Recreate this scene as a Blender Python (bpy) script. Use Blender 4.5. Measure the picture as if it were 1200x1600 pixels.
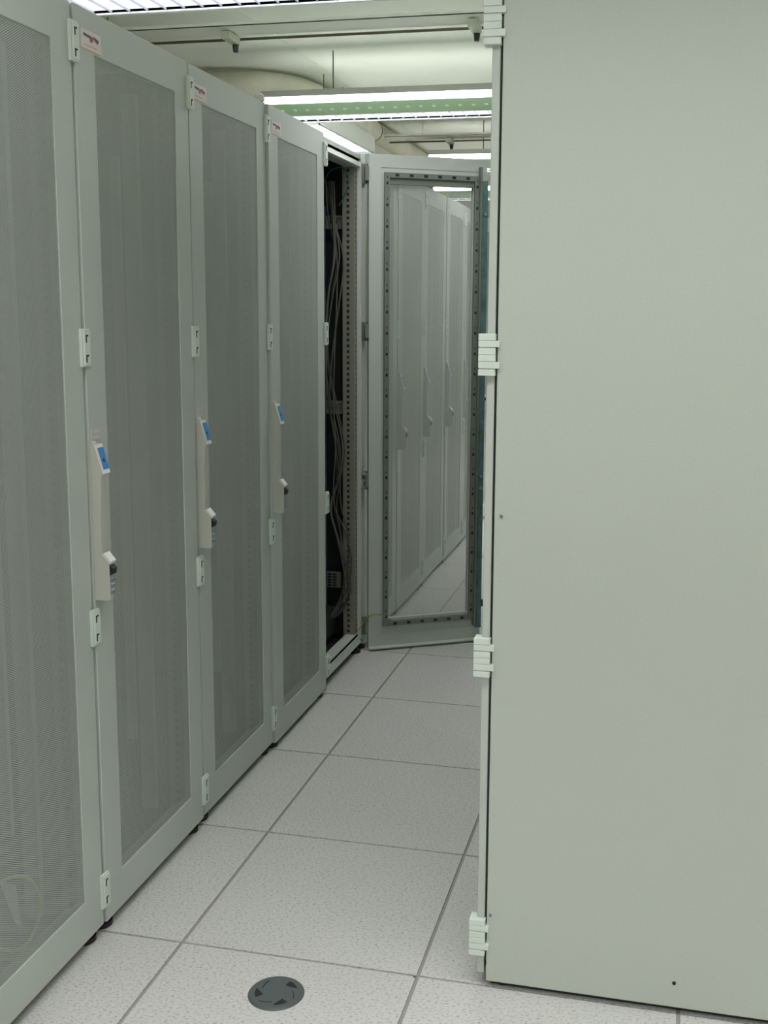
import bpy, bmesh, math, random
from mathutils import Vector, Matrix, Euler
random.seed(4)
S = bpy.context.scene
for o in list(bpy.data.objects):
    bpy.data.objects.remove(o)
C = S.collection

# ---------------------------------------------------------------- camera
cam_d = bpy.data.cameras.new('camera'); cam = bpy.data.objects.new('camera', cam_d); C.objects.link(cam)
S.camera = cam
yaw, pitch, roll = -0.2206, -0.1506, 0.0087
cy_, sy_, cp_, sp_ = math.cos(yaw), math.sin(yaw), math.cos(pitch), math.sin(pitch)
F = Vector((sy_*cp_, cy_*cp_, sp_)); R0 = Vector((cy_, -sy_, 0)); U0 = R0.cross(F)
Rv = R0*math.cos(roll) + U0*math.sin(roll); Uv = U0*math.cos(roll) - R0*math.sin(roll)
M = Matrix((Rv, Uv, -F)).transposed().to_4x4(); M.translation = Vector((1.1221, -2.3313, 1.555))
cam.matrix_world = M
cam_d.sensor_fit = 'AUTO'; cam_d.sensor_width = 36.0; cam_d.lens = 1713.25/1600*36
cam_d.shift_x = -59.5/1600; cam_d.shift_y = -54.0/1600
cam_d.clip_start = 0.05; cam_d.clip_end = 60
# ---------------------------------------------------------------- world, exposure
w = bpy.data.worlds.new('world'); S.world = w; w.use_nodes = True
w.node_tree.nodes['Background'].inputs[0].default_value = (.9, 1, .92, 1)
w.node_tree.nodes['Background'].inputs[1].default_value = 0.02
S.view_settings.view_transform = 'Standard'; S.view_settings.look = 'None'
S.view_settings.gamma = 1; S.view_settings.use_curve_mapping = False
S.view_settings.exposure = 0.1
S.cycles.transparent_max_bounces = 16
S.cycles.max_bounces = 8; S.cycles.diffuse_bounces = 6
S.cycles.sample_clamp_indirect = 4
LAMP_COL = (0.96, 0.955, 1.0)
# power of the lamp in each luminaire, front to back
LAMP_W = {-3.5: 20, -0.95: 7, 1.75: 6, 4.38: 9, 7.02: 18, 9.4: 16}
STRIP_E = 8.0

# ---------------------------------------------------------------- materials
def mat(name, col, rough=.5, metal=0., emit=None, es=0., noise=None, spec=.5, bump=None):
    m = bpy.data.materials.new(name); m.use_nodes = True
    nt = m.node_tree; b = nt.nodes['Principled BSDF']
    b.inputs['Base Color'].default_value = (*col, 1); b.inputs['Roughness'].default_value = rough
    b.inputs['Metallic'].default_value = metal; b.inputs['Specular IOR Level'].default_value = spec
    if emit:
        b.inputs['Emission Color'].default_value = (*emit, 1); b.inputs['Emission Strength'].default_value = es
    if noise:
        sc, amt = noise
        tc = nt.nodes.new('ShaderNodeTexCoord'); n = nt.nodes.new('ShaderNodeTexNoise'); n.inputs['Scale'].default_value = sc
        n.inputs['Detail'].default_value = 3
        r = nt.nodes.new('ShaderNodeValToRGB')
        r.color_ramp.elements[0].position = .3; r.color_ramp.elements[1].position = .7
        r.color_ramp.elements[0].color = (*[c*(1-amt) for c in col], 1); r.color_ramp.elements[1].color = (*[min(1, c*(1+amt*.5)) for c in col], 1)
        nt.links.new(tc.outputs['Object'], n.inputs['Vector']); nt.links.new(n.outputs['Fac'], r.inputs[0]); nt.links.new(r.outputs[0], b.inputs['Base Color'])
        if bump:
            bp = nt.nodes.new('ShaderNodeBump'); bp.inputs['Strength'].default_value = bump; bp.inputs['Distance'].default_value = .001
            nt.links.new(n.outputs['Fac'], bp.inputs['Height']); nt.links.new(bp.outputs[0], b.inputs['Normal'])
    return m
GREY = (.50, .545, .49)
M_paint = mat('grey_paint', GREY, .42, noise=(3, .03))
M_side = mat('side_panel_paint', (.50, .55, .48), .5, noise=(220, .035), bump=.08)
M_hinge = mat('hinge_plastic', (.66, .74, .66), .4)
M_handle = mat('handle_plastic', (.52, .53, .46), .45)
M_galv = mat('galvanised_steel', (.40, .47, .47), .45, .3, noise=(30, .2))
M_teal = mat('zinc_rod', (.11, .21, .21), .4, .3, noise=(25, .3))
M_dark = mat('black_plastic', (.012, .013, .013), .5)
M_slot = mat('punched_hole_dark', (.02, .02, .02), .8)
M_inner = mat('interior_black', (.016, .02, .018), .6)
M_post = mat('post_paint', (.25, .25, .20), .5)
M_rail = mat('punched_rail_steel', (.20, .23, .19), .45, .4)
M_white = mat('white_plastic', (.8, .8, .76), .5)
M_pink = mat('pale_label_tape', (.62, .58, .56), .6)
M_label = mat('label_paper', (.74, .70, .68), .5)
M_red = mat('label_red_ink', (.45, .04, .06), .5)
M_ink = mat('label_black_ink', (.03, .03, .035), .5)
M_orange = mat('label_fine_print', (.55, .35, .2), .5)
M_blue = mat('blue_sticker', (.06, .27, .60), .4)
M_dial = mat('steel_dial', (.35, .42, .46), .35, .8)
M_cable = mat('grey_cable', (.10, .095, .085), .55)
M_green = mat('green_wire', (.02, .16, .10), .5)
M_yellow = mat('yellow_green_wire', (.36, .34, .05), .5)
M_grom = mat('grommet_plastic', (.085, .105, .10), .42)
M_rod = mat('brown_rail_metal', (.13, .12, .075), .5, .2)
M_ceil = mat('ceiling_paint', (.80, .83, .74), .8, noise=(1.2, .03))
M_tray = mat('tray_paint', (.76, .79, .70), .7)
M_duct = mat('duct_wrap', (.60, .60, .48), .8, noise=(6, .12))
M_wall = mat('far_wall_paint', (.50, .47, .40), .8, noise=(2, .05))
M_lamp_white = mat('lamp_housing_white', (.75, .76, .74), .45)
M_blade = mat('louver_blade_metal', (.20, .21, .25), .4)
M_lamp_grey = mat('lamp_housing_grey', (.58, .60, .56), .5)
M_lamp_green = mat('lamp_side_green', (.50, .70, .47), .55)
M_refl = mat('lamp_reflector', (.34, .37, .44), .35)
M_strip = mat('fluorescent_tube', (1, 1, 1), .5, emit=(1, 1, 1), es=STRIP_E)
M_diff = mat('lamp_diffuser', (.8, .85, .9), .5, emit=(.78, .88, 1.0), es=.85)
M_glint = mat('glint_white', (.9, .95, .85), .3, emit=(.9, 1, .85), es=.6)  # glow imitates glints of lamp light on the green side
M_strip_dim = mat('dimmed_fluorescent_tube', (1, 1, 1), .5, emit=(1, 1, 1), es=STRIP_E*.25)  # tubes dimmed to keep the top of the right cabinet darker
M_joint = mat('tile_joint', (.30, .30, .26), .8)

# speckled floor tile
M_tile = bpy.data.materials.new('speckled_tile'); M_tile.use_nodes = True
nt = M_tile.node_tree; b = nt.nodes['Principled BSDF']; b.inputs['Roughness'].default_value = .55
tc = nt.nodes.new('ShaderNodeTexCoord'); mp = nt.nodes.new('ShaderNodeMapping'); mp.inputs['Scale'].default_value = (1, 1.7, 1)
nt.links.new(tc.outputs['Object'], mp.inputs[0])
n1 = nt.nodes.new('ShaderNodeTexNoise'); n1.inputs['Scale'].default_value = 120; n1.inputs['Detail'].default_value = 2
n2 = nt.nodes.new('ShaderNodeTexNoise'); n2.inputs['Scale'].default_value = 2.2
r1 = nt.nodes.new('ShaderNodeValToRGB')
r1.color_ramp.elements[0].position = .28; r1.color_ramp.elements[0].color = (.34, .34, .31, 1)
r1.color_ramp.elements[1].position = .46; r1.color_ramp.elements[1].color = (.60, .60, .56, 1)
e = r1.color_ramp.elements.new(.72); e.color = (.645, .645, .60, 1)
mx = nt.nodes.new('ShaderNodeMixRGB'); mx.blend_type = 'MULTIPLY'; mx.inputs[0].default_value = .12
nt.links.new(mp.outputs[0], n1.inputs['Vector']); nt.links.new(tc.outputs['Object'], n2.inputs['Vector'])
nt.links.new(n1.outputs['Fac'], r1.inputs[0]); nt.links.new(r1.outputs[0], mx.inputs[1]); nt.links.new(n2.outputs['Fac'], mx.inputs[2])
nt.links.new(mx.outputs[0], b.inputs['Base Color'])

# perforated steel sheet: staggered round holes, in the sheet's own metres
def perf_mat(name, col, pitch, rad, rough=.45):
    m = bpy.data.materials.new(name); m.use_nodes = True; nt = m.node_tree; L = nt.links
    out = nt.nodes['Material Output']; b = nt.nodes['Principled BSDF']
    b.inputs['Base Color'].default_value = (*col, 1); b.inputs['Roughness'].default_value = rough
    tc = nt.nodes.new('ShaderNodeTexCoord'); sp = nt.nodes.new('ShaderNodeSeparateXYZ'); L.new(tc.outputs['Object'], sp.inputs[0])
    def mth(op, a, bb=None):
        n = nt.nodes.new('ShaderNodeMath'); n.operation = op
        for i, v in enumerate((a, bb)):
            if v is None: continue
            if isinstance(v, (int, float)): n.inputs[i].default_value = v
            else: L.new(v, n.inputs[i])
        return n.outputs[0]
    ph = pitch*math.sqrt(3)
    def lat(oy, oz):
        a = mth('SUBTRACT', mth('FLOORED_MODULO', mth('ADD', sp.outputs[1], oy), ph), ph/2)
        c = mth('SUBTRACT', mth('FLOORED_MODULO', mth('ADD', sp.outputs[2], oz), pitch), pitch/2)
        return mth('ADD', mth('MULTIPLY', a, a), mth('MULTIPLY', c, c))
    d = mth('MINIMUM', lat(0, 0), lat(ph/2, pitch/2))
    hole = mth('LESS_THAN', d, rad*rad)
    tr = nt.nodes.new('ShaderNodeBsdfTransparent'); ms = nt.nodes.new('ShaderNodeMixShader')
    L.new(hole, ms.inputs[0]); L.new(b.outputs[0], ms.inputs[1]); L.new(tr.outputs[0], ms.inputs[2]); L.new(ms.outputs[0], out.inputs[0])
    return m
M_perf = perf_mat('perforated_sheet', (.45, .49, .44), .0050, .00172)
M_perf_open = perf_mat('perforated_sheet_open_door', (.45, .49, .44), .0050, .0020)

# ---------------------------------------------------------------- mesh helpers
class MB:
    def __init__(s): s.v = []; s.f = []; s.m = []
    def box(s, x0, x1, y0, y1, z0, z1, mi=0):
        i = len(s.v)
        s.v += [(x0,y0,z0),(x1,y0,z0),(x1,y1,z0),(x0,y1,z0),(x0,y0,z1),(x1,y0,z1),(x1,y1,z1),(x0,y1,z1)]
        for q in ((0,3,2,1),(4,5,6,7),(0,1,5,4),(1,2,6,5),(2,3,7,6),(3,0,4,7)):
            s.f.append([i+k for k in q]); s.m.append(mi)
        return s
    def ring(s, x0, x1, y0, y1, z0, z1, wy0, wy1, wz0, wz1, mi=0):
        i = len(s.v)
        for x in (x0, x1):
            s.v += [(x,y0,z0),(x,y1,z0),(x,y1,z1),(x,y0,z1),(x,wy0,wz0),(x,wy1,wz0),(x,wy1,wz1),(x,wy0,wz1)]
        for k in range(4):
            j = (k+1) % 4
            s.f += [[i+k, i+4+k, i+4+j, i+j], [i+8+k, i+8+j, i+12+j, i+12+k], [i+k, i+j, i+8+j, i+8+k], [i+4+k, i+12+k, i+12+j, i+4+j]]
            s.m += [mi]*4
        return s
    def prism_y(s, pts, y0, y1, mi=0):            # polygon in x,z extruded along y
        i = len(s.v); n = len(pts)
        s.v += [(x, y0, z) for x, z in pts] + [(x, y1, z) for x, z in pts]
        s.f.append([i+k for k in range(n)]); s.f.append([i+n+k for k in reversed(range(n))]); s.m += [mi, mi]
        for k in range(n):
            j = (k+1) % n; s.f.append([i+k, i+n+k, i+n+j, i+j]); s.m.append(mi)
        return s
    def poly(s, pts, mi=0):
        i = len(s.v); s.v += pts; s.f.append([i+k for k in range(len(pts))]); s.m.append(mi); return s
    def cyl(s, c, r, h, ax=2, n=16, mi=0, r2=None):
        i = len(s.v); r2 = r if r2 is None else r2
        for t, rr in ((0, r), (h, r2)):
            for k in range(n):
                a = 2*math.pi*k/n; p = [rr*math.cos(a), rr*math.sin(a)]
                q = [0, 0, 0]; o = [a_ for a_ in range(3) if a_ != ax]; q[ax] = t; q[o[0]] = p[0]; q[o[1]] = p[1]
                s.v.append((c[0]+q[0], c[1]+q[1], c[2]+q[2]))
        s.f.append([i+k for k in reversed(range(n))]); s.f.append([i+n+k for k in range(n)]); s.m += [mi, mi]
        for k in range(n):
            j = (k+1) % n; s.f.append([i+k, i+j, i+n+j, i+n+k]); s.m.append(mi)
        return s
    def tube(s, pts, r, n=8, mi=0, sub=6):
        P = [Vector(p) for p in pts]; Q = []
        if len(P) > 2:
            for k in range(len(P)-1):
                p0, p1, p2, p3 = P[max(k-1,0)], P[k], P[k+1], P[min(k+2,len(P)-1)]
                for j in range(sub):
                    t = j/sub
                    Q.append(.5*((2*p1)+(p2-p0)*t+(2*p0-5*p1+4*p2-p3)*t*t+(3*p1-p0-3*p2+p3)*t**3))
            Q.append(P[-1])
        else: Q = P
        i = len(s.v); up = Vector((0,0,1))
        for k, p in enumerate(Q):
            d = (Q[min(k+1,len(Q)-1)]-Q[max(k-1,0)]).normalized()
            a = d.cross(up if abs(d.z) < .95 else Vector((1,0,0))).normalized(); b_ = d.cross(a)
            for j in range(n):
                t = 2*math.pi*j/n; s.v.append(tuple(p+a*r*math.cos(t)+b_*r*math.sin(t)))
        for k in range(len(Q)-1):
            for j in range(n):
                jj = (j+1) % n; s.f.append([i+k*n+j, i+k*n+jj, i+(k+1)*n+jj, i+(k+1)*n+j]); s.m.append(mi)
        s.f.append([i+j for j in range(n)]); s.f.append([i+(len(Q)-1)*n+j for j in reversed(range(n))]); s.m += [mi, mi]
        return s
    def mesh(s, name, mats, smooth=False):
        me = bpy.data.meshes.new(name); me.from_pydata(s.v, [], s.f)
        if not isinstance(mats, (list, tuple)): mats = [mats]
        for m in mats: me.materials.append(m)
        for p, k in zip(me.polygons, s.m): p.material_index = k; p.use_smooth = smooth
        bm = bmesh.new(); bm.from_mesh(me); bmesh.ops.recalc_face_normals(bm, faces=bm.faces); bm.to_mesh(me); bm.free()
        return me
CACHE = {}
def part(name, mesh, parent=None, loc=(0,0,0), rot=(0,0,0), bevel=0, label=None, kind=None):
    o = bpy.data.objects.new(name, mesh); C.objects.link(o); o.parent = parent; o.location = loc; o.rotation_euler = rot
    if bevel:
        b_ = o.modifiers.new('bevel', 'BEVEL'); b_.width = bevel; b_.segments = 2; b_.limit_method = 'ANGLE'
    if label: o['label'] = label
    if kind: o['kind'] = kind
    return o
def cached(key, fn):
    if key not in CACHE: CACHE[key] = fn()
    return CACHE[key]
def thing(name, label, cat, loc=(0,0,0), rz=0, group=None, mesh=None, bevel=0):
    o = part(name, mesh, None, loc, (0,0,rz), bevel); o['label'] = label; o['category'] = cat
    if group: o['group'] = group
    return o

# ---------------------------------------------------------------- room shell
RX0, RX1, RY0, RY1, RZ = -3.0, 4.2, -5.4, 11.4, 3.15
def struct(name, mb, m, parent=None):
    o = part(name, mb.mesh(name, m), parent)
    if parent is None: o['kind'] = 'structure'
    return o
floor = struct('floor', MB().box(RX0, RX1, RY0, RY1, -.08, -.0035), M_joint)
struct('ceiling', MB().box(RX0, RX1, RY0, RY1, RZ, RZ+.08), M_ceil)
struct('wall_back', MB().box(RX0-.1, RX1+.1, RY0-.1, RY0, -.08, RZ+.08), M_wall)
struct('wall_front', MB().box(RX0-.1, RX1+.1, RY1, RY1+.1, -.08, RZ+.08), M_wall)
struct('wall_left', MB().box(RX0-.1, RX0, RY0, RY1, -.08, RZ+.08), M_wall)
struct('wall_right', MB().box(RX1, RX1+.1, RY0, RY1, -.08, RZ+.08), M_wall)
struct('trim_1', MB().box(-1.235, -1.215, RY0, RY1, RZ-.004, RZ), M_tray)
tile_me = MB().box(.0045, .5955, .0035, .5965, -.0035, 0).mesh('tile', M_tile)
for i in range(-5, 7):
    for j in range(-9, 19):
        if i < -1 and j > -1: continue                # under the rear of the left row
        if i > 2 and j > 4: continue
        part('tile', tile_me, floor, (.6*i, .6*j-.002, 0))

part('chip', MB().poly([(.572,.0005,.0004),(.598,-.006,.0004),(.594,-.012,.0004),(.586,-.004,.0004)]).mesh('chip', mat('chip_dark', (.05, .05, .05))), floor)
# ---------------------------------------------------------------- rack pieces (rack front faces +x, width along +y)
H = 2.2252; ZB = .028; DEP = 1.0
def m_doorframe(): return MB().ring(-.022, 0, .0035, .5965, ZB, H, .092, .513, .130, 2.130).mesh('door_frame', M_paint)
def m_perf(): return MB().box(-.0040, -.0025, .086, .519, .124, 2.136).mesh('perforated_panel', M_perf)
def m_hinge():
    mb = MB()
    mb.box(.0003, .008, -.018, .016, -.044, .044)
    mb.box(.007, .0105, -.011, .015, -.040, .040)
    for z in (.022, -.024):
        mb.box(.0100, .0110, -.006, -.001, z-.010, z+.006, 1); mb.box(.0100, .0110, -.006, .006, z+.004, z+.008, 1)
    return mb.mesh('hinge', [M_hinge, M_slot])
def m_handle():
    mb = MB()
    mb.prism_y([(0,1.245),(.007,1.247),(.012,1.238),(.031,1.168),(.028,1.160),(.023,1.10),(.022,.975),(.034,.972),(.041,.955),(.041,.866),(.038,.862),(0,.862)], .003, .020)
    mb.prism_y([(0,1.238),(.010,1.238),(.029,1.168),(.020,1.158),(.018,.985),(.010,.98),(0,.98)], .0203, .040)
    return mb.mesh('door_handle', M_handle)
def m_shoulder(): return MB().prism_y([(.023,.976),(.029,.979),(.046,.959),(.044,.953),(.034,.964)], .002, .028).mesh('handle_lit_shoulder', M_white)  # white put on the shoulder for light catching its slant
def m_knob(): return MB().prism_y([(.041,.950),(.050,.942),(.048,.928),(.041,.924)], .004, .024).mesh('release_button', M_dark)
def m_dial(): return MB().cyl((.039, .005, 0), .0065, .016, ax=1, n=12).mesh('dial', M_dial)
def m_stick():
    mb = MB()
    a, b_ = Vector((.0125, 0, 1.2372)), Vector((.0318, 0, 1.1685)); d = (b_-a); nrm = Vector((.95, 0, .31))
    def q(t0, t1, y0, y1, off, mi):
        p0 = a+d*t0+nrm*off; p1 = a+d*t1+nrm*off
        mb.poly([(p0.x,y0,p0.z),(p1.x,y0,p1.z),(p1.x,y1,p1.z),(p0.x,y1,p0.z)], mi)
    q(0, 1, .002, .040, .0006, 0); q(.12, .86, .012, .039, .0012, 1); q(.5, .62, .021, .029, .0016, 2)
    return mb.mesh('handle_sticker', [M_white, M_blue, M_ink])
def m_tape():
    mb = MB(); mb.box(0, .0012, .016, .052, 1.262, 1.272); mb.box(0, .0012, .016, .050, 1.246, 1.256); mb.box(0, .001, .013, .020, 1.244, 1.274)
    return mb.mesh('label_tape', M_pink)
def m_label():
    mb = MB(); y0, y1, z0, z1 = .030, .122, 2.134, 2.179
    mb.box(0, .0012, y0, y1, z0, z1, 0)
    mb.box(0, .0013, y0+.002, y1-.002, z0+.001, z0+.0035, 3)
    x = .0018
    mb.poly([(x,y0+.010,2.171),(x,y0+.050,2.168),(x,y0+.048,2.163),(x,y0+.012,2.165)], 1)
    mb.poly([(x,y0+.038,2.170),(x,y0+.058,2.167),(x,y0+.050,2.155),(x,y0+.040,2.156)], 2)
    mb.poly([(x,y0+.056,2.171),(x,y0+.080,2.166),(x,y0+.076,2.157),(x,y0+.060,2.162)], 1)
    mb.poly([(x,y0+.062,2.169),(x,y0+.070,2.167),(x,y0+.066,2.160),(x,y0+.060,2.163)], 2)
    mb.poly([(x,y0+.014,2.1465),(x,y0+.072,2.1465),(x,y0+.072,2.1445),(x,y0+.014,2.1445)], 3)
    return mb.mesh('label_sticker', [M_label, M_ink, M_red, M_orange])
def m_foot(): return MB().cyl((0,0,0), .030, .012, n=20).cyl((0,0,.012), .026, .012, n=20, r2=.016).cyl((0,0,.024), .008, .03, n=10).mesh('foot', M_dark)
def m_post(side):
    mb = MB(); y0, y1 = (.008, .050) if side == 0 else (.550, .592)
    mb.box(-.085, -.030, y0, y1, .035, 2.21)
    fy = .0505 if side == 0 else .5495
    for k in range(84):
        z = .07+k*.025
        mb.box(-.066, -.054, min(fy, fy+(.0006 if side == 0 else -.0006)), max(fy, fy+(.0006 if side == 0 else -.0006)), z, z+.012, 1)
        if side: mb.box(-.030, -.0296, .563, .570, z, z+.012, 1)
    return mb.mesh('frame_post', [M_post, M_slot])
def m_beam(z0, z1):
    mb = MB(); mb.box(-.075, -.024, .008, .592, z0, z1)
    mb.prism_y([(-.024, z1), (-.024, z1-.012), (-.012, z0+.004), (-.024, z0)], .008, .592)
    return mb.mesh('frame_beam', M_paint)
def m_rail(y0, y1, slots=False):
    mb = MB(); mb.box(-.10, -.098, y0, y1, .10, 2.12); mb.box(-.14, -.10, y0, y0+.002, .10, 2.12)
    if slots:
        for k in range(120):
            z = .12+k*.0165; mb.box(-.0979, -.0975, y0+.006, y0+.014, z, z+.009, 1)
    return mb.mesh('mounting_rail', [M_galv, M_slot])
def m_top(): return MB().box(-DEP, -.024, .002, .598, 2.205, 2.223).box(-DEP+.1, -.12, .1, .5, 2.223, 2.227).mesh('top_panel', M_paint)
def m_rear(): return MB().box(-DEP, -DEP+.02, .003, .597, .03, 2.2).mesh('rear_panel', M_inner)
def m_open_side(): return MB().box(-DEP+.02, -.10, .593, .597, .06, 2.2).mesh('open_side_dark', M_inner)  # black sheet put in for the dark open side towards the next rack
def m_base(): return MB().ring(-DEP, -.03, .006, .594, .030, .032, .05, .5, .031, .0315).box(-DEP+.02, -.03, .01, .59, .03, .05).mesh('base_plate', M_inner)
def m_strip(): return MB().box(-.13, -.105, .384, .398, .35, 1.95).mesh('cable_channel', M_galv)
def m_cross():
    mb = MB(); mb.box(-.90, -.092, .570, .592, -.028, .028); mb.box(-.90, -.092, .562, .570, .020, .028); mb.box(-.90, -.092, .562, .570, -.028, -.020)
    for k in range(30): mb.box(-.115-.026*k-.012, -.115-.026*k, .5692, .5699, -.006, .006, 1)
    return mb.mesh('cross_member', [M_post, M_slot])

HZ = (2.142, 1.464, .796, .118)
def make_rack(x, y, label, handle=True, door=True, rz=0, cat='server rack', dx=0, lab=True, side0=False, detail=True, hinges=True, group=None, cap=False, zoff=0):
    r = thing('server_rack', label, cat, (x, y, 0), rz, group)
    if door:
        d = part('door', cached('df', m_doorframe), r, (dx, 0, zoff), bevel=.0022)
        part('perforated_panel', cached('pf', m_perf), d)
        if lab: part('label_sticker', cached('lb', m_label), d)
        if handle:
            h = part('door_handle', cached('hd', m_handle), r, (dx, 0, 0), bevel=.0012)
            part('handle_lit_shoulder', cached('sh', m_shoulder), h); part('release_button', cached('kn', m_knob), h)
            part('sticker', cached('st', m_stick), h, label='white sticker with a blue field')
            for k in range(3): part('dial', cached('dl', m_dial), h, (0, 0, .914-.015*k))
            part('label_tape', cached('tp', m_tape), d)
    if hinges:
        for z in HZ: part('hinge', cached('hg', m_hinge), r, (dx, .600, z), bevel=.001)
    for sx in (-.045, -DEP+.06):
        for sy in (.038, .562): part('foot', cached('ft', m_foot), r, (sx+.008, sy, 0))
    part('top_panel', cached('tpn', m_top), r); part('rear_panel', cached('rp', m_rear), r)
    part('open_side_dark', cached('pt', m_open_side), r); part('base_plate', cached('bs', m_base), r)
    part('frame_beam', cached('bt', lambda: m_beam(2.165, 2.205)), r); part('frame_beam', cached('bb', lambda: m_beam(.036, .085)), r)
    for s in (0, 1): part('frame_post', cached('ps%d' % s, lambda: m_post(s)), r)
    if detail:
        part('mounting_rail', cached('r0', lambda: m_rail(.476, .494)), r); part('mounting_rail', cached('r1', lambda: m_rail(.095, .112)), r)
        part('cable_channel', cached('cc', m_strip), r)
    if side0: part('side_panel', cached('s0', lambda: MB().box(-DEP, -.03, -.012, 0, .03, 2.22).mesh('side_panel', M_side)), r)
    if cap: part('corner_plug', cached('cp', lambda: MB().cyl((0,0,0), .019, .016, n=18).cyl((0,0,.016), .019, .010, n=18, r2=.010).mesh('corner_plug', M_white)), r, (-.012, .570, H))
    return r

X0 = -.2056
GY = [-.010, .597, 1.191, 1.794, 2.398]
make_rack(X0, GY[0]-.6, 'nearest rack at the left picture edge, pale rails showing through its mesh', side0=True)
make_rack(X0+.004, GY[0], 'second rack from the left edge, logo label high on its left frame')
make_rack(X0, GY[1], 'third rack from the left edge, glossy bright door top and white corner plug', cap=True)
make_rack(X0+.010, GY[2], 'fourth rack, closed door right beside the open rack', zoff=-.004)
far_lab = ['first closed rack beyond the open rack, seen through the open mesh door',
           'second closed rack beyond the open rack, bright hinge seen through the mesh',
           'third closed rack beyond the open rack, behind the middle of the open door',
           'fourth closed rack beyond the open rack, at the right of the mesh window',
           'fifth closed rack beyond the open rack, behind the open door edge',
           'last rack of the left row, a sliver right of the open door']
for k in range(6):
    make_rack(X0, 2.398+.6*k, far_lab[k], lab=False, detail=False, dx=.004*(k % 2), handle=k > 0)

# ---- the open rack
R5 = make_rack(X0, GY[3], 'open server rack with its door swung into the aisle, dark inside with cables', door=False, handle=False, hinges=False, detail=False)
part('mounting_rail', cached('r5a', lambda: m_rail(.055, .085, True)), R5, (.045, 0, 0))
part('vertical_channel', MB().box(-.175, -.160, .530, .545, .12, 2.0).mesh('vertical_channel', M_teal), R5)
for z in (1.935, 1.125): part('cross_member', cached('cm', m_cross), R5, (0, 0, z))
def m_grille():
    mb = MB(); mb.box(-.5, -.10, .560, .575, .300, .372, 0)
    for j in range(5):
        for k in range(16): mb.box(-.12-.024*k-.018, -.12-.024*k, .5592, .5600, .306+.0128*j, .314+.0128*j, 1)
    return mb.mesh('cable_grid', [M_post, M_slot])
part('cable_grid', m_grille(), R5)
part('door_seal', MB().box(-.028, -.010, .578, .590, .06, 2.19).mesh('door_seal', M_lamp_grey), R5)
def m_catch():
    mb = MB(); mb.box(0, .010, 0, .010, 0, .035); mb.box(.006, .020, .0, .006, .028, .036); mb.box(.006, .022, .0, .006, -.01, .006)
    return mb.mesh('latch_catch', M_galv)
for z in (.83, .765): part('latch_catch', cached('ca', m_catch), R5, (-.012, .585, z))
for z in HZ: part('hinge_bracket', cached('hb', lambda: MB().box(-.02, .004, -.010, .014, -.042, .042).box(.002, .012, -.004, .006, -.042, -.012).box(.002, .012, -.004, .006, .012, .042).mesh('hinge_bracket', M_rail)), R5, (0, .602, z), bevel=.001)
# the open door: local -x side is its inner face
ANG = math.radians(31); W5 = .553
d5 = part('door', MB().ring(-.024, 0, .004, W5, .012, 2.226, .098, W5-.065, .150, 2.118)
          .ring(-.026, -.024, .004, W5, .012, 2.226, .060, W5-.030, .078, 2.170).mesh('open_door_frame', M_paint), R5,
          (.006, .612, 0), (0, 0, ANG-math.pi/2), bevel=.0015, label='open door seen from its inner side')
part('perforated_panel', MB().box(-.0115, -.010, .088, W5-.055, .14, 2.128).mesh('open_perforated_panel', M_perf_open), d5)
def m_prail(y0, y1, z0, z1, vert, n):
    mb = MB(); mb.box(-.040, -.026, y0, y1, z0, z1)
    for k in range(n):
        t = (k+.5)/n
        if vert: c = z0+(z1-z0)*t; m_ = (y0+y1)/2; mb.box(-.0405, -.0399, m_-.005, m_+.005, c-.006, c+.006, 1); mb.box(-.0404, -.0399, m_-.002, m_+.002, c+.02, c+.03, 1)
        else: c = y0+(y1-y0)*t; m_ = (z0+z1)/2; mb.box(-.0405, -.0399, c-.009, c+.009, m_-.006, m_+.006, 1)
    return mb.mesh('punched_rail', [M_rail, M_slot])
part('punched_rail', m_prail(.072, .094, .115, 2.150, 1, 22), d5); part('punched_rail', m_prail(W5-.062, W5-.040, .115, 2.150, 1, 22), d5)
part('punched_rail', m_prail(.095, W5-.063, 2.128, 2.150, 0, 6), d5); part('punched_rail', m_prail(.095, W5-.063, .115, .137, 0, 6), d5)
part('inner_lip', MB().box(-.030, -.013, .095, W5-.062, 2.100, 2.127).mesh('inner_lip', M_rail), d5)
part('lock_rod', MB().box(-.052, -.026, W5-.031, W5-.004, .075, 2.13).box(-.056, -.052, W5-.026, W5-.009, .10, 1.05).mesh('lock_rod', M_teal), d5, label='blue-green zinc lock rod')
part('rod_guide', MB().box(-.055, -.026, W5-.041, W5-.033, .085, 2.19).mesh('rod_guide', M_rail), d5)
for z in (1.985, .80, .745): part('rod_bolt', cached('rb', lambda: MB().cyl((-.060, 0, 0), .007, .010, ax=0, n=10).mesh('rod_bolt', M_dial)), d5, (0, W5-.018, z))
part('roller_catch', MB().box(-.045, -.025, W5, W5+.020, .175, .205).cyl((-.036, W5+.014, .18), .006, .02, n=8).mesh('roller_catch', M_dark), d5)
part('bottom_ledge', MB().prism_y([(-.026, .020), (-.044, .014), (-.044, .010), (0, .010), (0, .020)], .004, W5).mesh('bottom_ledge', M_paint), d5)
for z in HZ: part('door_hinge', cached('dh', lambda: MB().box(-.03, .016, -.010, .008, -.03, .03).mesh('door_hinge', M_rail)), d5, (0, -.004, z), bevel=.001)

for o_ in [d5]+list(d5.children):               # mirror: the inner face looks at the aisle
    if not o_.data.get('mirrored'):
        o_.data.transform(Matrix.Scale(-1, 4, (1, 0, 0))); o_.data.flip_normals(); o_.data['mirrored'] = 1
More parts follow.
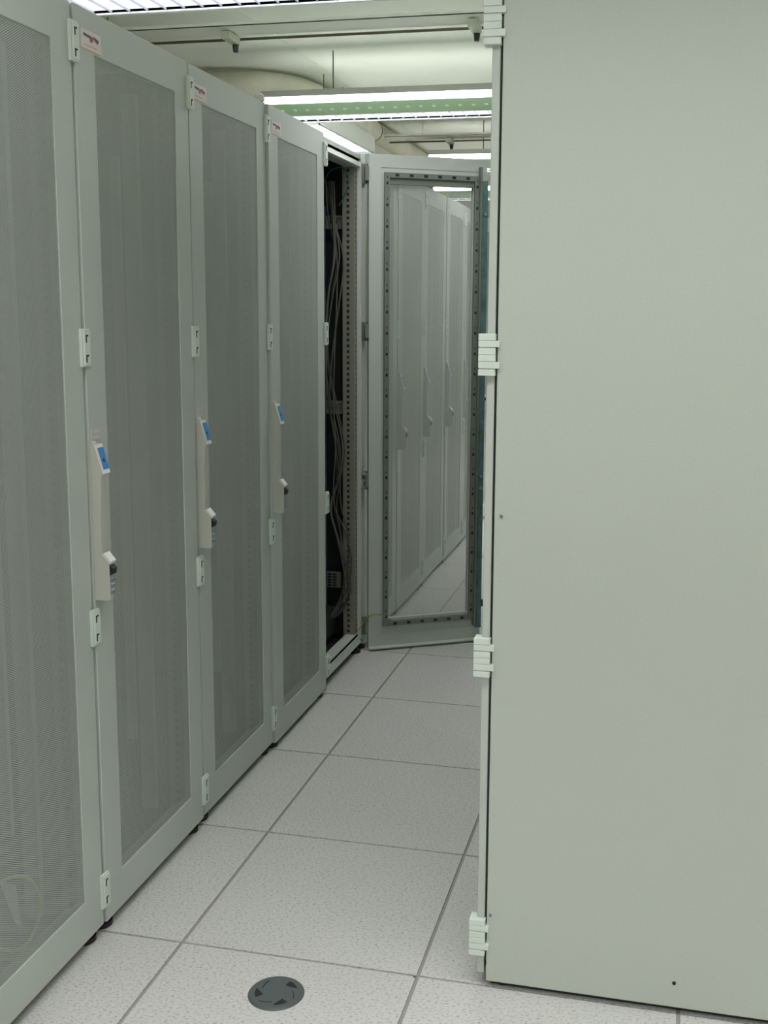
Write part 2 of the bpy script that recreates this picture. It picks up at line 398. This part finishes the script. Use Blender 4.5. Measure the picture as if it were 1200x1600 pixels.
# cables and wires inside the open rack
def cable(name, label, cat, pts, r, m, group=None, n=8):
    o = thing(name, label, cat, group=group, mesh=MB().tube(pts, r, n).mesh(name, m, True)); return o
base = [(-.335,2.29,2.10),(-.322,2.30,1.95),(-.302,2.30,1.78),(-.322,2.29,1.60),(-.337,2.29,1.35),(-.325,2.30,1.15),(-.294,2.30,.95),(-.300,2.30,.82),(-.320,2.30,.69),(-.290,2.30,.57),(-.262,2.30,.44),(-.262,2.30,.31),(-.310,2.30,.20),(-.38,2.28,.14)]
for k in range(7):
    rr = random.Random(k); a = .006+.003*k; ph = rr.uniform(0, 6)
    pts = [(p[0]+a*math.sin(ph+i*1.1)+(k-3)*.003, p[1]+.014*math.cos(ph+i*.9)-.012*(k % 2), p[2]) for i, p in enumerate(base)]
    cable('network_cable', 'grey cable hanging in a loose bundle inside the open rack', 'cable', pts, .0036, M_cable, 'cables of the bundle in the open rack')
cable('green_cable', 'thin green wire looped at the top inside the open rack', 'cable', [(-.36,2.30,2.10),(-.334,2.30,2.142),(-.300,2.30,2.158),(-.268,2.30,2.150),(-.250,2.30,2.115),(-.262,2.31,2.06),(-.30,2.32,2.0)], .0025, M_green)
cable('earth_wire', 'yellow-green earth wire arching from open rack post to its door foot', 'wire', [(-.235,2.365,.09),(-.215,2.375,.12),(-.190,2.385,.158),(-.148,2.39,.176),(-.105,2.42,.158),(-.083,2.45,.128)], .003, M_yellow)
def m_server():
    mb = MB(); mb.box(-.80, -.13, .055, .545, 0, .13); mb.box(-.13, -.124, .05, .55, .002, .128)
    for k in range(6): mb.cyl((-.124, .10+.08*k, .065), .030, .003, ax=0, n=12)
    return mb
sv = thing('server', 'black server unit low in the dark of the open rack', 'server', (X0, GY[3], .088), mesh=m_server().mesh('server', M_inner), bevel=.002)

# things behind the nearest mesh door
card = thing('info_card', 'white folded card behind the nearest mesh door, bottom left corner', 'card', mesh=MB().poly([(-.262,-.345,.31),(-.262,-.290,.275),(-.262,-.275,.16),(-.262,-.30,.19)]).poly([(-.2635,-.345,.31),(-.2635,-.30,.19),(-.2635,-.275,.16),(-.2635,-.290,.275)]).mesh('info_card', M_white))
cable('yellow_cable', 'yellow cable looped behind the nearest mesh door beside white card', 'cable', [(-.275,-.46,.22),(-.27,-.36,.30),(-.26,-.27,.285),(-.26,-.215,.225),(-.26,-.205,.165),(-.262,-.245,.115),(-.265,-.30,.120),(-.27,-.37,.17)], .004, mat('yellow_cable', (.80, .68, .15), .5))
cable('red_cable', 'short red cable behind the nearest mesh door under yellow cable', 'cable', [(-.275,-.40,.18),(-.27,-.32,.11),(-.27,-.25,.10)], .003, mat('red_cable', (.5, .12, .12), .5))

# ---------------------------------------------------------------- right row: the big cabinet with its plain side
PX, PY, PZ = .7626, -.0066, .0158
Rr = thing('server_rack', 'large cabinet at right showing its plain pale grey side panel', 'server rack', (PX, PY, 0))
part('side_panel', MB().box(0, 1.0, 0, .014, PZ, H-.005).mesh('big_side_panel', M_side), Rr, bevel=.002, label='plain side panel')
part('cabinet_body', MB().ring(.012, .99, .02, .59, .03, 2.21, .06, .55, .08, 2.17).box(.03, .98, .016, .02, .04, 2.2).box(.012, .99, .018, .592, 2.205, 2.22).box(.98, .99, .02, .59, .03, 2.2).mesh('cabinet_body', M_inner), Rr)
part('gap_shadow', MB().box(.010, .99, .012, .58, .004, .03).mesh('gap_shadow', M_dark), Rr)  # black box stands in for the shadow gap under the side panel
rd = part('door', MB().ring(-.023, -.0055, .004, .598, ZB+.004, H, .090, .51, .13, 2.13).mesh('right_door', M_paint), Rr, bevel=.002)
part('perforated_panel', MB().box(-.014, -.0125, .084, .516, .124, 2.136).mesh('right_perf', M_perf), rd)
part('door_seal', MB().box(-.0055, .010, .010, .590, .06, 2.2).mesh('right_gap_shade', M_dark), Rr)  # black strip stands in for shade in the gap behind the door
def m_rhinge():
    mb = MB()
    def seg(a, b_, ext): mb.box(-.040, .006 if ext else -.003, -.008, .026, .0445-.089*b_, .0445-.089*a)
    seg(0, .16, 0); seg(.165, .315, 1); seg(.34, .50, 0); seg(.505, .66, 0); seg(.665, .825, 1); seg(.85, 1, 0)
    mb.box(-.038, -.004, -.005, .024, -.044, .044)
    return mb.mesh('rack_hinge', M_hinge)
for z in (2.139, 1.464, .795, .125): part('hinge', cached('rh', m_rhinge), Rr, (0, 0, z), bevel=.0012)
scr = cached('sc', lambda: MB().cyl((0,-.0015,0), .0045, .003, ax=1, n=12).box(-.001, .001, -.0018, -.0012, -.003, .003, 1).mesh('screw', [M_dial, M_slot]))
part('screw', scr, Rr, (.0155, 0, 1.115)); part('screw', scr, Rr, (.0085, 0, .181))
part('screw_hole', MB().cyl((0,-.0012,0), .0042, .002, ax=1, n=12).mesh('screw_hole', M_slot), Rr, (.4254, 0, .075))
for sx in (.036, .94):
    for sy in (.045, .55): part('foot', cached('ft', m_foot), Rr, (sx, sy, 0))
for k in range(8):
    make_rack(PX-.006, 1.2+.6*k, 'closed grey mesh door rack hidden behind the large right cabinet', rz=math.pi, lab=False, detail=False, handle=False, group='racks hidden behind the right cabinet')  # unseen racks added to extend the row and keep the aisle dark

# ---------------------------------------------------------------- floor grommet
def m_grommet():
    mb = MB(); mb.cyl((0,0,0), .065, .0025, n=48, r2=.0625); mb.cyl((0,0,.0025), .0595, .0012, n=48, r2=.0585)
    return mb.mesh('cable_grommet', M_grom)
gr = thing('cable_grommet', 'round dark grey cable port cover set in the front floor tile', 'floor port', (.298, -.143, 0), mesh=m_grommet())
def m_notch(a):
    mb = MB(); z = .0041; pts = []
    for t in range(7):
        th = math.radians(a+t*7); pts.append((.049*math.cos(th), .049*math.sin(th), z))
    th = math.radians(a+38); pts.append((.030*math.cos(th), .030*math.sin(th), z)); th = math.radians(a+16); pts.append((.036*math.cos(th), .036*math.sin(th), z))
    mb.poly(pts); return mb.mesh('finger_hole', M_slot)
for a in (175, 28, 280):
    part('finger_hole', m_notch(a), gr)
    A = [math.radians(a-6-t*8) for t in range(6)]
    part('finger_groove', MB().tube([((.036+.012*(k/5))*math.cos(t), (.036+.012*(k/5))*math.sin(t), .0036) for k, t in enumerate(A)], .0012, 6, sub=3).mesh('finger_groove', M_dark, True), gr)

# ---------------------------------------------------------------- ceiling fixtures
ZL = 2.743
def m_blade(): return MB().box(-.0010, .0010, .012, .240, 0, .0095).mesh('louver_blade', M_blade)
def luminaire(y, x0, x1, label, loose, yrun=False, power=20):
    L = x1-x0
    r = thing('ceiling_luminaire', label, 'ceiling light', (x0, y, ZL), math.pi/2 if yrun else 0)
    part('housing', MB().box(0, L, .028, .224, .122, .162).box(0, L, .0 if yrun else .236, .006 if yrun else .244, 0, .122).box(0, L, .244, .252, 0, .076).box(0, .006, .004, .246, 0, .122).box(L-.006, L, .004, .246, 0, .122).mesh('housing', M_lamp_grey), r)
    if not yrun: part('side_panel', MB().box(0, L, .002, .008, .008, .076).mesh('green_side', M_lamp_green), r, label='green painted side strip')
    part('lower_lip', MB().box(0, L, -.001, .014, 0, .008).box(0, L, .238, .252, -.001, .008).box(0, L, -.001, .026, .1185, .122).mesh('lower_lip', M_lamp_grey), r)
    if not yrun:
        part('fluorescent_tube', MB().box(.004, L-.004, .000, .022, .078, .117).mesh('strip', M_strip if y > 0 else M_strip_dim), r)
        part('fluorescent_tube', MB().box(.004, L-.004, .246, .262, .078, .117).mesh('strip', M_strip if y > 0 else M_strip_dim), r)  # far-side tube, added unseen to brighten the ceiling
    part('reflector', MB().box(.006, L-.006, .236, .243, .006, .120).box(.006, L-.006, .008, .014, .006, .070).mesh('reflector', M_refl), r)
    part('diffuser', MB().box(.006, L-.006, .014, .236, .0165, .020).mesh('diffuser', M_diff), r)
    nb = int(L/.08)
    if loose:
        for k in range(1, nb): part('louver_blade', cached('bl', m_blade), r, (k*.08, 0, .004))
    else:
        mb = MB()
        for k in range(1, nb): mb.box(k*.08-.001, k*.08+.001, .012, .240, .004, .0135)
        part('louver_blades', mb.mesh('louver_blades', M_blade), r, kind='stuff')
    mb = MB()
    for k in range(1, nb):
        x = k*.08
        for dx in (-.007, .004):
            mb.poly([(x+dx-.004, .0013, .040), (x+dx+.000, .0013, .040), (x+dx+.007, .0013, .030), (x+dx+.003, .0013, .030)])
    if not yrun: part('side_glints', mb.mesh('side_glints', M_glint), r, kind='stuff')  # painted glints of lamp light, not fittings
    la = bpy.data.lights.new('lamp', 'AREA'); la.shape = 'RECTANGLE'; la.size = L-.05; la.size_y = .214; la.energy = power*L; la.color = LAMP_COL; la.spread = math.radians(125)
    lo = bpy.data.objects.new('lamp', la); C.objects.link(lo); lo.parent = r; lo.location = (L/2, .125, .0150)
    for hx in (.45, L*.5, L-.45):
        part('hanger', cached('hr', lambda: MB().cyl((0,0,0), .004, RZ-ZL-.162, n=8).mesh('hanger', M_rod)), r, (hx, .12, .162))
    return r
luminaire(-3.5, -1.8, 3.4, 'ceiling luminaire overhead behind the camera', False, power=LAMP_W[-3.5])
luminaire(-.95, -1.8, 3.4, 'ceiling luminaire overhead just in front of the camera', False, power=LAMP_W[-.95])
luminaire(1.75, -1.8, 3.0, 'bright louvered luminaire at the top left picture edge', True, power=LAMP_W[1.75])
luminaire(4.38, -1.45, 3.0, 'louvered luminaire with green side strip above the fourth rack', True, power=LAMP_W[4.38])
luminaire(7.02, -.945, 3.0, 'luminaire just above the top edge of the open door', False, power=LAMP_W[7.02])
luminaire(9.40, -1.417, 3.0, 'farthest luminaire, seen through the open mesh door', False, power=LAMP_W[9.4])
luminaire(4.70, -1.15, -1.15+1.35, 'luminaire running lengthwise above the open rack top', False, yrun=True, power=18)
# rails hanging under the ceiling, trays before them, sensors clipped on them
for y, x0, hx, lab in ((3.52, -2.4, (-2.0, .9, 2.0), 'near brown rail under the ceiling carrying two black clips'), (7.22, -1.41, (-1.40, .9, 2.2), 'far brown rail under the ceiling carrying one black clip')):
    r = thing('ceiling_rail', lab, 'rail', (0, y, 3.0))
    part('rail', MB().tube([(x0, 0, 0), (3.2, 0, 0)], .0075, 10).mesh('rail', M_rod, True), r)
    for h in hx: part('hanger', cached('hh', lambda: MB().cyl((0,0,0), .004, RZ-3.0, n=8).mesh('hanger', M_rod)), r, (h, 0, 0))
    t = thing('cable_tray', lab.split(' brown')[0]+' flat pale cable tray beside the brown rail', 'cable tray', (0, y-.24, 3.01))
    part('tray', MB().box(x0, 3.2, 0, .20, 0, .004).box(x0, 3.2, 0, .004, 0, .02).box(x0, 3.2, .196, .20, 0, .02).mesh('tray', M_tray), t)
    for h in (x0+.4, 1.0, 2.8): part('hanger', cached('ht', lambda: MB().cyl((0,0,0), .004, RZ-3.014, n=8).mesh('hanger', M_tray)), t, (h, .1, .004))
M_clip = mat('clip_beige', (.50, .54, .42), .5)
def clip(x, y, lab):
    r = thing('rail_clip', lab, 'clip', (x, y, 3.0))
    part('clip_body', MB().box(-.024, .024, -.17, -.022, -.034, .006).mesh('clip_body', M_clip), r, bevel=.002)
    part('clip_nose', MB().cyl((0, -.030, -.072), .013, .050, n=14, r2=.019).mesh('clip_nose', M_dark), r)
clip(-1.235, 3.52, 'left black-nosed clip on the near ceiling rail'); clip(.085, 3.52, 'right black-nosed clip on the near ceiling rail by cabinet hinge'); clip(-.78, 7.22, 'black clip on the far ceiling rail above open door')
# insulated duct with an elbow
dpts = [(-2.9, 4.85, 3.0), (-2.1, 4.85, 3.0), (-1.74, 4.88, 3.0), (-1.50, 5.0, 3.0), (-1.39, 5.25, 3.0), (-1.37, 5.7, 3.0), (-1.37, 7.0, 3.0), (-1.37, 11.38, 3.0)]
dpts = [(x-.03, y, 3.05) for x, y, z in dpts]
dt = thing('air_duct', 'brownish wrapped duct bending under the ceiling behind the left racks', 'duct', mesh=MB().tube(dpts, .085, 24, sub=8).mesh('air_duct', M_duct, True))
for i, (x, y) in enumerate(((-2.3, 4.85), (-1.37, 5.9), (-1.37, 6.9))):
    o = part('duct_band', MB().tube([(x-.012, y, 3.05), (x+.012, y, 3.05)] if i == 0 else [(x-.03, y-.012, 3.05), (x-.03, y+.012, 3.05)], .0865, 24).mesh('duct_band', M_rod, True), dt)
